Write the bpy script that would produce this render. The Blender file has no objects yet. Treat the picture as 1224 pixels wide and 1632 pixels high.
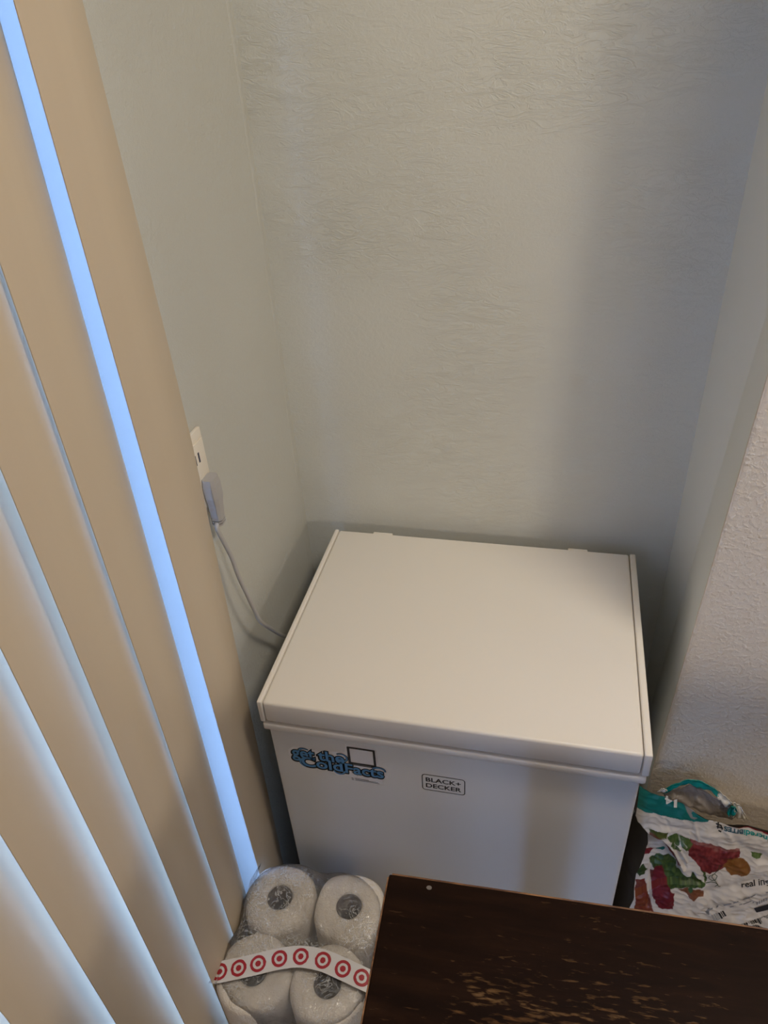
import bpy, bmesh, math, random
import numpy as np
from mathutils import Vector, Matrix, noise

sc = bpy.context.scene
col = sc.collection
random.seed(7)
rs = np.random.RandomState(3)

# ------------------------------------------------------------------ camera
CAM = Vector((0, 0, 1.66))
C2W = Matrix(((0.9747489417254361, -0.07592827573765716, 0.20999856558711943),
              (0.21554967745431686, 0.56559418870982, -0.7960160489883481),
              (-0.05833384227428498, 0.8211809244260284, 0.5676786522358683)))
FPX = 1185.0
cd = bpy.data.cameras.new('camera')
cam = bpy.data.objects.new('camera', cd)
col.objects.link(cam)
cam.matrix_world = Matrix.Translation(CAM) @ C2W.to_4x4()
cd.sensor_fit = 'VERTICAL'
cd.sensor_height = 36.0
cd.lens = 36.0 * FPX / 1632.0
cd.clip_start = 0.02
sc.camera = cam

# ------------------------------------------------------------------ view, world, lights
vs = sc.view_settings
vs.view_transform = 'Standard'
vs.look = 'None'
vs.exposure = 0.0
vs.gamma = 1.0
vs.use_curve_mapping = False

w = bpy.data.worlds.new('daylight')
sc.world = w
w.use_nodes = True
bg = w.node_tree.nodes['Background']
bg.inputs[0].default_value = (0.295, 0.50, 1.02, 1)
bg.inputs[1].default_value = 13.0


def lamp(name, kind, loc, energy, color, target=None, **kw):
    l = bpy.data.lights.new(name, kind)
    l.energy = energy
    l.color = color
    for k, v in kw.items():
        setattr(l, k, v)
    o = bpy.data.objects.new(name, l)
    col.objects.link(o)
    o.location = loc
    if target is not None:
        o.rotation_euler = (Vector(target) - Vector(loc)).to_track_quat('-Z', 'Y').to_euler()
    return o


lamp('room_lamp', 'POINT', (1.45, -0.78, 1.22), 30, (1.0, 0.85, 0.69), shadow_soft_size=0.17)
lamp('ceiling_lamp', 'AREA', (0.50, 0.50, 2.40), 11.5, (1.0, 0.88, 0.72), target=(0.50, 0.50, 0), shape='DISK', size=0.35)


# ------------------------------------------------------------------ helpers
def ray(u, v):
    d = C2W @ Vector((u - 612.0, -(v - 816.0), -FPX))
    return d.normalized()


def at(u, v, axis, val):
    d = ray(u, v)
    t = (val - CAM[axis]) / d[axis]
    return CAM + d * t


def px(p):
    c = C2W.transposed() @ (Vector(p) - CAM)
    return 612 + FPX * c[0] / -c[2], 816 - FPX * c[1] / -c[2]


def mat(name, color, rough=0.5, metallic=0.0, spec=0.5, **kw):
    m = bpy.data.materials.new(name)
    m.use_nodes = True
    b = m.node_tree.nodes['Principled BSDF']
    b.inputs['Base Color'].default_value = (*color, 1)
    b.inputs['Roughness'].default_value = rough
    b.inputs['Metallic'].default_value = metallic
    b.inputs['Specular IOR Level'].default_value = spec
    for k, v in kw.items():
        b.inputs[k].default_value = v
    return m


def N(m, t, **kw):
    n = m.node_tree.nodes.new(t)
    for k, v in kw.items():
        setattr(n, k, v)
    return n


def L(m, a, b):
    m.node_tree.links.new(a, b)


def coords(m, scale=(1, 1, 1), rot=(0, 0, 0)):
    tc = N(m, 'ShaderNodeTexCoord')
    mp = N(m, 'ShaderNodeMapping')
    mp.inputs['Scale'].default_value = scale
    mp.inputs['Rotation'].default_value = rot
    L(m, tc.outputs['Object'], mp.inputs['Vector'])
    return mp.outputs[0]


def noise_tex(m, vec, scale, detail=4, rough=0.5, dist=0.0):
    n = N(m, 'ShaderNodeTexNoise')
    n.inputs['Scale'].default_value = scale
    n.inputs['Detail'].default_value = detail
    n.inputs['Roughness'].default_value = rough
    n.inputs['Distortion'].default_value = dist
    L(m, vec, n.inputs['Vector'])
    return n.outputs['Fac']


def ramp(m, fac, stops):
    r = N(m, 'ShaderNodeValToRGB')
    e = r.color_ramp.elements
    while len(e) < len(stops):
        e.new(0.5)
    for i, (p, c) in enumerate(stops):
        e[i].position = p
        e[i].color = (*c, 1) if len(c) == 3 else c
    L(m, fac, r.inputs[0])
    return r.outputs[0]


def math_n(m, op, a, b):
    n = N(m, 'ShaderNodeMath', operation=op)
    for i, v in enumerate((a, b)):
        if isinstance(v, (int, float)):
            n.inputs[i].default_value = v
        else:
            L(m, v, n.inputs[i])
    return n.outputs[0]


def bump(m, height, strength, dist):
    b = N(m, 'ShaderNodeBump')
    b.inputs['Strength'].default_value = strength
    b.inputs['Distance'].default_value = dist
    L(m, height, b.inputs['Height'])
    L(m, b.outputs[0], m.node_tree.nodes['Principled BSDF'].inputs['Normal'])


def obj(name, verts, faces, m, parent=None, smooth=False, loc=None):
    me = bpy.data.meshes.new(name)
    me.from_pydata([tuple(v) for v in verts], [], faces)
    me.update()
    if m:
        me.materials.append(m)
    o = bpy.data.objects.new(name, me)
    col.objects.link(o)
    if smooth:
        me.shade_smooth()
    if parent:
        o.parent = parent
        o.matrix_parent_inverse = parent.matrix_world.inverted()
    if loc is not None:
        o.location = loc
    return o


def bm_obj(name, bm, m, parent=None, smooth=False):
    bmesh.ops.recalc_face_normals(bm, faces=bm.faces[:])
    me = bpy.data.meshes.new(name)
    bm.to_mesh(me)
    bm.free()
    me.materials.append(m)
    if smooth:
        me.shade_smooth()
        try:
            me.set_sharp_from_angle(angle=math.radians(35))
        except Exception:
            pass
    o = bpy.data.objects.new(name, me)
    col.objects.link(o)
    if parent:
        o.parent = parent
        o.matrix_parent_inverse = parent.matrix_world.inverted()
    return o


def add_box(bm, a, b, bev=0.0, seg=2):
    t = bmesh.new()
    bmesh.ops.create_cube(t, size=1)
    for v in t.verts:
        v.co = Vector([(a[i] + b[i]) / 2 + v.co[i] * (b[i] - a[i]) for i in range(3)])
    if bev:
        bmesh.ops.bevel(t, geom=t.edges[:], offset=bev, segments=seg, profile=0.5, affect='EDGES')
    me = bpy.data.meshes.new('tmp')
    t.to_mesh(me)
    t.free()
    bm.from_mesh(me)
    bpy.data.meshes.remove(me)


def box(name, a, b, m, parent=None, bev=0.0, seg=2):
    bm = bmesh.new()
    add_box(bm, a, b, bev, seg)
    return bm_obj(name, bm, m, parent, smooth=bev > 0)


def empty(name, loc, label, cat, group=None):
    o = bpy.data.objects.new(name, None)
    col.objects.link(o)
    o.empty_display_size = 0.05
    o.matrix_world = Matrix.Translation(Vector(loc))
    tag(o, label, cat, group)
    return o


def tag(o, label=None, cat=None, group=None):
    if label:
        o['label'] = label
    if cat:
        o['category'] = cat
    if group:
        o['group'] = group
    return o


def struct(o):
    o['kind'] = 'structure'
    return o


def tube(name, pts, r, m, parent=None, seg=10, res=6):
    """round tube along a smoothed path"""
    P = [Vector(p) for p in pts]
    path = []
    for i in range(len(P) - 1):
        p0 = P[max(i - 1, 0)]; p1 = P[i]; p2 = P[i + 1]; p3 = P[min(i + 2, len(P) - 1)]
        for k in range(res):
            t = k / res
            path.append(0.5 * ((2 * p1) + (p2 - p0) * t + (2 * p0 - 5 * p1 + 4 * p2 - p3) * t * t + (3 * p1 - p0 - 3 * p2 + p3) * t ** 3))
    path.append(P[-1])
    vs_, fs = [], []
    up = Vector((0.3, 0.2, 1)).normalized()
    for i, p in enumerate(path):
        d = (path[min(i + 1, len(path) - 1)] - path[max(i - 1, 0)]).normalized()
        a = d.cross(Vector((1, 0, 0)) if abs(d.x) < 0.8 else Vector((0, 1, 0))).normalized()
        b = d.cross(a)
        for k in range(seg):
            th = 2 * math.pi * k / seg
            vs_.append(p + (a * math.cos(th) + b * math.sin(th)) * r)
    n = len(path)
    for i in range(n - 1):
        for k in range(seg):
            fs.append((i * seg + k, i * seg + (k + 1) % seg, (i + 1) * seg + (k + 1) % seg, (i + 1) * seg + k))
    fs.append(tuple(range(seg))[::-1])
    fs.append(tuple((n - 1) * seg + k for k in range(seg)))
    return obj(name, vs_, fs, m, parent, smooth=True)


_txt = {}


def text_geo(body, size=1.0, offset=0.0, spacing=1.0):
    c = bpy.data.curves.new('t', 'FONT')
    c.body = body
    c.size = size
    c.offset = offset
    c.space_character = spacing
    c.resolution_u = 4
    o = bpy.data.objects.new('t', c)
    col.objects.link(o)
    bpy.context.view_layer.update()
    dg = bpy.context.evaluated_depsgraph_get()
    me = bpy.data.meshes.new_from_object(o.evaluated_get(dg))
    v = [tuple(x.co) for x in me.vertices]
    f = [tuple(p.vertices) for p in me.polygons]
    bpy.data.objects.remove(o)
    bpy.data.curves.remove(c)
    bpy.data.meshes.remove(me)
    return v, f


def text_fit(name, body, m, box4, mapf, parent=None, offset=0.0, spacing=1.0, ref=None, shear=0.0):
    """text squeezed in the 2D rectangle (x0,z0,x1,z1) of a surface, placed by mapf(x,z)"""
    v, f = text_geo(body, 1.0, offset, spacing)
    rv = text_geo(body, 1.0, 0.0, spacing)[0]
    xs = [p[0] for p in rv]; ys = [p[1] for p in rv]
    x0, z0, x1, z1 = box4
    sx = (x1 - x0) / (max(xs) - min(xs)); sz = (z1 - z0) / (max(ys) - min(ys))
    out = []
    for p in v:
        zz = (p[1] - min(ys)) * sz
        out.append(mapf(x0 + (p[0] - min(xs)) * sx + shear * zz, z0 + zz))
    return obj(name, out, f, m, parent)


def poly(name, pts, m, mapf, parent=None):
    return obj(name, [mapf(*p) for p in pts], [tuple(range(len(pts)))], m, parent)


def rrect(x0, z0, x1, z1, r, n=6):
    out = []
    for cx, cz, a0 in ((x1 - r, z1 - r, 0), (x0 + r, z1 - r, 90), (x0 + r, z0 + r, 180), (x1 - r, z0 + r, 270)):
        for k in range(n + 1):
            a = math.radians(a0 + 90 * k / n)
            out.append((cx + r * math.cos(a), cz + r * math.sin(a)))
    return out


def ring(name, outer, inner, m, mapf, parent=None):
    n = len(outer)
    v = [mapf(*p) for p in outer] + [mapf(*p) for p in inner]
    return obj(name, v, [(i, (i + 1) % n, n + (i + 1) % n, n + i) for i in range(n)], m, parent)


# ------------------------------------------------------------------ materials
def plaster(name, color, fine=1.0, trowel=1.0, rot=0.5):
    m = mat(name, color, 0.62, spec=0.35)
    v = coords(m)
    a = noise_tex(m, v, 140, 4, 0.6, 0.3)
    v2 = coords(m, (1, 1, 2.6), (0.5, rot, 0.3))
    b = noise_tex(m, v2, 26, 5, 0.62, 2.2)
    b = ramp(m, b, [(0.42, (0, 0, 0)), (0.50, (1, 1, 1)), (0.58, (0.35, 0.35, 0.35))])
    msk = noise_tex(m, v, 5, 2)
    msk = ramp(m, msk, [(0.32, (0.12, 0.12, 0.12)), (0.72, (0.85, 0.85, 0.85))])
    bm_ = math_n(m, 'MULTIPLY', b, msk)
    big = noise_tex(m, v, 7, 3)
    h = math_n(m, 'ADD', math_n(m, 'MULTIPLY', a, 0.8 * fine), math_n(m, 'MULTIPLY', bm_, 0.75 * trowel))
    h = math_n(m, 'ADD', h, math_n(m, 'MULTIPLY', big, 2.0))
    bump(m, h, 0.66, 0.0015)
    big2 = noise_tex(m, v, 3.0, 3)
    c = ramp(m, big2, [(0.3, tuple(x * 0.965 for x in color)), (0.7, tuple(min(1, x * 1.02) for x in color))])
    L(m, c, m.node_tree.nodes['Principled BSDF'].inputs['Base Color'])
    return m


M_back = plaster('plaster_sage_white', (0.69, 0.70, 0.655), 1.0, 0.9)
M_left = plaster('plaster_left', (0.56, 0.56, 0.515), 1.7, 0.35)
M_alc = mat('paint_smooth', (0.76, 0.79, 0.76), 0.55)
bump(M_alc, noise_tex(M_alc, coords(M_alc), 20, 3), 0.2, 0.001)
M_near = mat('orange_peel', (0.70, 0.625, 0.52), 0.5)
_v = coords(M_near)
_a = ramp(M_near, noise_tex(M_near, _v, 165, 3, 0.55, 0.25), [(0.44, (0, 0, 0)), (0.70, (1, 1, 1))])
_b = noise_tex(M_near, _v, 300, 2)
bump(M_near, math_n(M_near, 'ADD', _a, math_n(M_near, 'MULTIPLY', _b, 0.3)), 0.5, 0.0014)
M_room = mat('room_paint', (0.30, 0.29, 0.27), 0.7)
M_ceil = mat('ceiling_paint', (0.60, 0.585, 0.55), 0.8)
M_floor = mat('floor_tile', (0.33, 0.27, 0.21), 0.5)
_v = coords(M_floor)
L(M_floor, ramp(M_floor, noise_tex(M_floor, _v, 9, 5), [(0.3, (0.10, 0.075, 0.055)), (0.7, (0.16, 0.125, 0.095))]),
  M_floor.node_tree.nodes['Principled BSDF'].inputs['Base Color'])
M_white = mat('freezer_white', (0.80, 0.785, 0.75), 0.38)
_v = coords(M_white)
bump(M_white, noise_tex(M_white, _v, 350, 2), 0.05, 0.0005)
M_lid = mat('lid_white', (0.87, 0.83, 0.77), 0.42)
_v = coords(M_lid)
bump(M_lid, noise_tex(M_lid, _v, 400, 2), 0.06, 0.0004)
M_seam = mat('seam_shadow_gap', (0.10, 0.12, 0.20), 0.6)
M_vinyl = mat('door_vinyl', (0.31, 0.30, 0.28), 0.5)
M_beige = mat('door_rail_beige', (0.62, 0.56, 0.46), 0.5)
M_gask = mat('gasket_black', (0.02, 0.02, 0.02), 0.6)
M_plug = mat('plug_grey', (0.42, 0.41, 0.41), 0.45)
M_cord = mat('cord_grey', (0.44, 0.43, 0.42), 0.5)
M_plate = mat('outlet_plate', (0.80, 0.74, 0.64), 0.4)
M_dark = mat('slot_dark', (0.02, 0.025, 0.06), 0.5)
M_black = mat('print_black', (0.015, 0.015, 0.018), 0.5)
M_blue = mat('print_blue', (0.10, 0.32, 0.62), 0.45)
M_stick = mat('sticker_white', (0.97, 0.95, 0.93), 0.35)
M_red = mat('print_red', (0.42, 0.02, 0.035), 0.45)
M_tex = mat('print_grey', (0.22, 0.22, 0.23), 0.5)


def vane_mat():
    m = mat('vane_vinyl', (0.60, 0.50, 0.38), 0.42, spec=0.4)
    v = coords(m, (1, 1, 0.02))
    c = ramp(m, noise_tex(m, v, 30, 2), [(0.35, (0.58, 0.485, 0.365)), (0.65, (0.60, 0.505, 0.38))])
    L(m, c, m.node_tree.nodes['Principled BSDF'].inputs['Base Color'])
    return m


M_vane = vane_mat()

# glass: clear pane with reflection
M_glass = bpy.data.materials.new('door_glass')
M_glass.use_nodes = True
nt = M_glass.node_tree
for n_ in list(nt.nodes):
    if n_.type != 'OUTPUT_MATERIAL':
        nt.nodes.remove(n_)
_mix = N(M_glass, 'ShaderNodeMixShader'); _tr = N(M_glass, 'ShaderNodeBsdfTransparent'); _gl = N(M_glass, 'ShaderNodeBsdfGlossy')
_tr.inputs[0].default_value = (0.97, 0.99, 0.98, 1); _gl.inputs['Roughness'].default_value = 0.02
_mix.inputs[0].default_value = 0.06
L(M_glass, _tr.outputs[0], _mix.inputs[1]); L(M_glass, _gl.outputs[0], _mix.inputs[2])
L(M_glass, _mix.outputs[0], nt.nodes['Material Output'].inputs[0])


def film_mat():
    m = bpy.data.materials.new('clear_film')
    m.use_nodes = True
    t = m.node_tree
    t.nodes.remove(t.nodes['Principled BSDF'])
    tr = N(m, 'ShaderNodeBsdfTransparent'); gl = N(m, 'ShaderNodeBsdfGlossy'); df = N(m, 'ShaderNodeBsdfDiffuse')
    mx = N(m, 'ShaderNodeMixShader'); mx2 = N(m, 'ShaderNodeMixShader'); fr = N(m, 'ShaderNodeFresnel')
    tr.inputs[0].default_value = (0.97, 0.97, 0.98, 1)
    gl.inputs['Roughness'].default_value = 0.12
    df.inputs[0].default_value = (0.85, 0.87, 0.9, 1)
    v = coords(m)
    h = noise_tex(m, v, 42, 5, 0.65, 1.8)
    h2 = noise_tex(m, v, 160, 3, 0.6, 0.5)
    b = N(m, 'ShaderNodeBump'); b.inputs['Strength'].default_value = 0.9; b.inputs['Distance'].default_value = 0.003
    L(m, math_n(m, 'ADD', h, math_n(m, 'MULTIPLY', h2, 0.3)), b.inputs['Height'])
    for x in (gl, fr):
        L(m, b.outputs[0], x.inputs['Normal'])
    fr.inputs[0].default_value = 1.5
    fac = math_n(m, 'ADD', math_n(m, 'MULTIPLY', fr.outputs[0], 1.0), 0.05)
    cr_ = ramp(m, noise_tex(m, v, 36, 4, 0.6, 2.5), [(0.455, (0, 0, 0)), (0.50, (1, 1, 1)), (0.545, (0, 0, 0))])
    cr2 = ramp(m, noise_tex(m, v, 13, 3), [(0.48, (0, 0, 0)), (0.62, (1, 1, 1))])
    L(m, math_n(m, 'ADD', math_n(m, 'MULTIPLY', math_n(m, 'MULTIPLY', cr_, cr2), 0.42), 0.06), mx.inputs[0])
    L(m, tr.outputs[0], mx.inputs[1]); L(m, df.outputs[0], mx.inputs[2])
    L(m, fac, mx2.inputs[0]); L(m, mx.outputs[0], mx2.inputs[1]); L(m, gl.outputs[0], mx2.inputs[2])
    L(m, mx2.outputs[0], t.nodes['Material Output'].inputs[0])
    return m


M_film = film_mat()

M_roll = mat('tissue_paper', (0.84, 0.78, 0.70), 0.9, spec=0.15)
_v = coords(M_roll)
bump(M_roll, math_n(M_roll, 'ADD', noise_tex(M_roll, _v, 90, 4, 0.6, 0.8), math_n(M_roll, 'MULTIPLY', noise_tex(M_roll, _v, 420, 2), 0.5)), 0.9, 0.003)
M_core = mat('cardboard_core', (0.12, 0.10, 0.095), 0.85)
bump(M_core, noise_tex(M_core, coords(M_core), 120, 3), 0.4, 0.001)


def wood_mat():
    m = mat('worn_dark_wood', (0.05, 0.02, 0.01), 0.5, spec=0.10)
    b = m.node_tree.nodes['Principled BSDF']
    v = coords(m, (5, 34, 34), (0, 0, math.radians(2)))
    g = noise_tex(m, v, 2.2, 6, 0.6, 0.6)
    base = ramp(m, g, [(0.3, (0.0065, 0.002, 0.0012)), (0.55, (0.012, 0.004, 0.002)), (0.8, (0.023, 0.009, 0.004))])
    v2 = coords(m, (40, 190, 60), (0, 0, math.radians(3)))
    s = noise_tex(m, v2, 1.5, 3, 0.55, 0.4)
    big = noise_tex(m, coords(m, (5.5, 9, 9)), 1.4, 2)
    # wear fades towards the far left corner of the top
    sep = N(m, 'ShaderNodeSeparateXYZ')
    tc = N(m, 'ShaderNodeTexCoord')
    L(m, tc.outputs['Object'], sep.inputs[0])
    dist = math_n(m, 'MULTIPLY', math_n(m, 'ADD', sep.outputs[1], 0.16), -0.75)
    thr = math_n(m, 'ADD', s, math_n(m, 'MULTIPLY', math_n(m, 'SUBTRACT', big, 0.5), 0.55))
    thr = math_n(m, 'ADD', thr, math_n(m, 'MINIMUM', math_n(m, 'MAXIMUM', dist, -0.10), 0.055))
    mask = ramp(m, thr, [(0.58, (0, 0, 0)), (0.70, (0.6, 0.6, 0.6)), (0.80, (1, 1, 1))])
    mx = N(m, 'ShaderNodeMix', data_type='RGBA')
    L(m, mask, mx.inputs['Factor'])
    L(m, base, mx.inputs['A'])
    wc = ramp(m, g, [(0.3, (0.10, 0.045, 0.016)), (0.7, (0.20, 0.115, 0.05))])
    L(m, wc, mx.inputs['B'])
    L(m, mx.outputs['Result'], b.inputs['Base Color'])
    bump(m, math_n(m, 'ADD', math_n(m, 'MULTIPLY', g, 0.4), math_n(m, 'MULTIPLY', mask, -0.5)), 0.35, 0.0008)
    return m


M_wood = wood_mat()
M_edge = mat('worn_edge_wood', (0.24, 0.11, 0.045), 0.55)
L(M_edge, ramp(M_edge, noise_tex(M_edge, coords(M_edge, (8, 30, 30)), 3, 4), [(0.4, (0.10, 0.04, 0.018)), (0.62, (0.32, 0.16, 0.07))]),
  M_edge.node_tree.nodes['Principled BSDF'].inputs['Base Color'])

# ------------------------------------------------------------------ room shell
XW, YB, XR, YJ, ZC = -0.4524, 1.1174, 0.2244, 0.832, 2.45
XE, YF = 4.4, -4.2
WIN0, WIN1 = -1.5, 0.672          # door opening in the left wall


def grid_wall(name, p00, p10, p11, p01, m, nx=2, nz=2):
    """wall sheet from four corners (bottom-left, bottom-right, top-right, top-left) with 10 cm thickness behind"""
    P = [Vector(p) for p in (p00, p10, p11, p01)]
    n = (P[1] - P[0]).cross(P[3] - P[0]).normalized()
    v = P + [p - n * 0.10 for p in P]
    f = [(0, 1, 2, 3), (7, 6, 5, 4), (0, 4, 5, 1), (1, 5, 6, 2), (2, 6, 7, 3), (3, 7, 4, 0)]
    return struct(obj(name, v, f, m))


box_ = lambda n, a, b, m, bev=0.0: struct(box(n, a, b, m, bev=bev))
box_('floor', (-0.6, YF - 0.1, -0.1), (XE + 0.1, YB + 0.1, 0), M_floor)
box_('ceiling', (-0.6, YF - 0.1, ZC), (XE + 0.1, YB + 0.1, ZC + 0.1), M_ceil)
grid_wall('wall_back', (XW - 0.1, YB, 0), (XR + 0.1, YB, 0), (XR + 0.1, YB, ZC), (XW - 0.1, YB, ZC), M_back)
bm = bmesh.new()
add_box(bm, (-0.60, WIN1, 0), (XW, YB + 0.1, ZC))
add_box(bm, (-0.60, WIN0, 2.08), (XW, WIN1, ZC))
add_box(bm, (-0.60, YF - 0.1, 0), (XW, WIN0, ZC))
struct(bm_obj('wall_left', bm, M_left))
# alcove side wall, slightly out of plumb, and the near wall whose edge it makes
xj = lambda z: 0.2045 + (z - 0.5) * 0.0325
v = [(XR, YB, 0), (xj(0), YJ, 0), (xj(ZC), YJ, ZC), (XR, YB, ZC)]
v = [(XR, YB, 0), (XR, YB, ZC), (xj(ZC), YJ + 0.004, ZC), (xj(0), YJ + 0.004, 0),
     (XR + 0.12, YB, 0), (XR + 0.12, YB, ZC), (xj(ZC) + 0.12, YJ + 0.004, ZC), (xj(0) + 0.12, YJ + 0.004, 0)]
struct(obj('wall_alcove', v, [(0, 1, 2, 3), (7, 6, 5, 4), (0, 3, 7, 4), (1, 5, 6, 2), (3, 2, 6, 7), (0, 4, 5, 1)], M_alc))
v = [(xj(0), YJ, 0), (XE, YJ, 0), (XE, YJ, ZC), (xj(ZC), YJ, ZC), (xj(0) + 0.04, YJ + 0.1, 0), (XE, YJ + 0.1, 0), (XE, YJ + 0.1, ZC), (xj(ZC) + 0.04, YJ + 0.1, ZC)]
# a slightly ragged rounded edge between them: rows of small offsets
rows = 220
ev, ef = [], []
for i in range(rows + 1):
    z = ZC * i / rows
    j = noise.noise(Vector((3.1, 0, z * 55))) * 0.0009
    for dx, dy in ((0.0002, 0.004), (-0.0008 + j, 0.002), (0.0004 + j, 0.0002 + j * 0.5), (0.003 + j, -0.0012), (0.010, 0.0004)):
        ev.append((xj(z) + dx, YJ + dy, z))
for i in range(rows):
    for k in range(4):
        a = i * 5 + k
        ef.append((a, a + 1, a + 6, a + 5))
struct(obj('trim_2', ev, ef, M_near, smooth=True))
struct(obj('wall_right', v, [(3, 2, 1, 0), (4, 5, 6, 7), (0, 1, 5, 4), (3, 7, 6, 2), (0, 4, 7, 3), (1, 2, 6, 5)], M_near))
box_('wall_east', (XE, YF - 0.1, 0), (XE + 0.1, YJ, ZC), M_room)
box_('wall_front', (-0.6, YF - 0.1, 0), (XE + 0.1, YF, ZC), M_room)
# raised caulk bead down the back left corner
ev, ef = [], []
rows = 300
for i in range(rows + 1):
    z = ZC * i / rows
    j = noise.noise(Vector((0.7, 5.5, z * 16))) * 0.004
    h_ = 0.0016 * (0.75 + 0.9 * noise.noise(Vector((2.7, 1.5, z * 22))))
    for k in range(7):
        a = math.pi * k / 6
        ev.append((XW - 0.0002 + h_ * math.sin(a), YB - 0.015 + j - 0.0065 * math.cos(a), z))
for i in range(rows):
    for k in range(6):
        a = i * 7 + k
        ef.append((a, a + 1, a + 8, a + 7))
struct(obj('trim_1', ev, ef, M_left, smooth=True))

# patio door: liner, frame, glass
dr = empty('door_1', (-0.53, WIN1, 0), None, None)
dr['kind'] = 'structure'
box('door_jamb', (-0.60, WIN1 - 0.016, 0.0), (XW + 0.001, WIN1, 2.08), M_vinyl, dr)
box('door_jamb', (-0.60, WIN0, 0.0), (XW + 0.001, WIN0 + 0.016, 2.08), M_vinyl, dr)
box('door_head', (-0.60, WIN0, 2.06), (XW + 0.001, WIN1 - 0.016, 2.08), M_vinyl, dr)
box('door_stile', (-0.555, WIN1 - 0.066, 0.03), (-0.52, WIN1 - 0.016, 2.06), M_vinyl, dr, 0.002)
box('door_stile', (-0.555, -0.43, 0.03), (-0.52, -0.37, 2.06), M_vinyl, dr, 0.002)
box('door_rail', (-0.555, -0.37, 0.03), (-0.52, WIN1 - 0.066, 0.27), M_beige, dr, 0.002)
box('gasket', (-0.551, -0.37, 0.27), (-0.524, WIN1 - 0.066, 0.278), M_gask, dr)
box('door_glass', (-0.540, -0.37, 0.278), (-0.535, WIN1 - 0.066, 2.06), M_glass, dr)
box('door_glass', (-0.540, WIN0 + 0.016, 0.03), (-0.535, -0.43, 2.06), M_glass, dr)
box('door_track', (-0.60, WIN0 + 0.016, 0.0), (XW, WIN1 - 0.016, 0.03), M_beige, dr)
M_patio = mat('patio_concrete', (0.55, 0.55, 0.55), 0.8)
L(M_patio, ramp(M_patio, noise_tex(M_patio, coords(M_patio), 6, 5), [(0.3, (0.48, 0.48, 0.48)), (0.7, (0.6, 0.6, 0.6))]),
  M_patio.node_tree.nodes['Principled BSDF'].inputs['Base Color'])
box_('patio_ground', (-6, -6, -0.15), (-0.6, 6, -0.02), M_patio)  # patio ground outside the door

# ------------------------------------------------------------------ vertical blind vanes
def vane(near, far, z0=0.06, z1=2.12, sag=0.0095, t=0.0009, twist=None):
    n = 22
    a = Vector((near[0], near[1])); b = Vector((far[0], far[1]))
    d = b - a
    nrm = Vector((d.y, -d.x)).normalized()
    if nrm.x < 0:
        nrm = -nrm
    pts = []
    for i in range(n + 1):
        s = i / n
        q = a + d * s + nrm * (sag * 4 * s * (1 - s))
        pts.append(q)
    vs_ = []
    for i, q in enumerate(pts):
        vs_.append((q.x, q.y, i / n))
    for i, q in reversed(list(enumerate(pts))):
        vs_.append((q.x - nrm.x * t, q.y - nrm.y * t, i / n))
    m_ = len(vs_)
    base = Vector((near[0], near[1], z0))
    rows_ = 16
    V, F = [], []
    for r in range(rows_ + 1):
        z = (z1 - z0) * r / rows_
        dy = 0.0
        if twist:
            dy = float(np.interp(z0 + z, [a_[0] for a_ in twist], [a_[1] for a_ in twist]))
        for x_, y_, s_ in vs_:
            V.append((x_ - base.x, y_ - base.y + dy * s_, z))
    for r in range(rows_):
        for k in range(m_):
            F.append((r * m_ + k, r * m_ + (k + 1) % m_, (r + 1) * m_ + (k + 1) % m_, (r + 1) * m_ + k))
    F.append(tuple(range(m_))[::-1])
    F.append(tuple(rows_ * m_ + k for k in range(m_)))
    o = obj('blind_vane', V, F, M_vane, smooth=True)
    o.data.set_sharp_from_angle(angle=math.radians(40))
    o.location = base
    return o


XN = -0.420
VN = [
    ((XN, 0.606), (-0.4335, 0.7285), 'cream blind vane nearest the back wall, overlapping the outlet'),
    ((XN, 0.4975), (-0.4440, 0.617), 'second cream blind vane from the back wall, left of the wide blue gap'),
    ((XN, 0.421), (-0.4370, 0.5215), 'third cream blind vane from the back wall, beside a hairline light gap'),
    ((XN, 0.350), (-0.4620, 0.4690), 'fourth cream blind vane from the back wall, with a soft glowing edge'),
    ((XN, 0.272), (-0.4600, 0.3920), 'fifth cream blind vane from the back wall, glowing edge with teal line'),
    ((XN, 0.194), (-0.4640, 0.3130), 'sixth cream blind vane from the back wall, with the broadest blue glow'),
    ((XN, 0.114), (-0.4620, 0.2300), 'seventh cream blind vane from the back wall, in the bottom left corner'),
]
TW = {0: [(0.2, -0.024), (0.8, -0.008), (1.25, 0.006), (1.7, -0.006)], 1: [(0.4, -0.030), (0.9, -0.019), (1.35, -0.009), (1.7, 0.0)],
      2: [(0.5, -0.001), (0.9, 0.0015), (1.3, 0.0), (1.7, 0.0)], 4: [(0.5, 0.0), (0.8, -0.004), (1.0, -0.003), (1.4, 0.002)]}
for i_, (a, b, lab) in enumerate(VN):
    tag(vane(a, b, twist=TW.get(i_)), lab, 'blind vane', 'vertical blind vanes hanging in front of the patio door')
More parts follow.
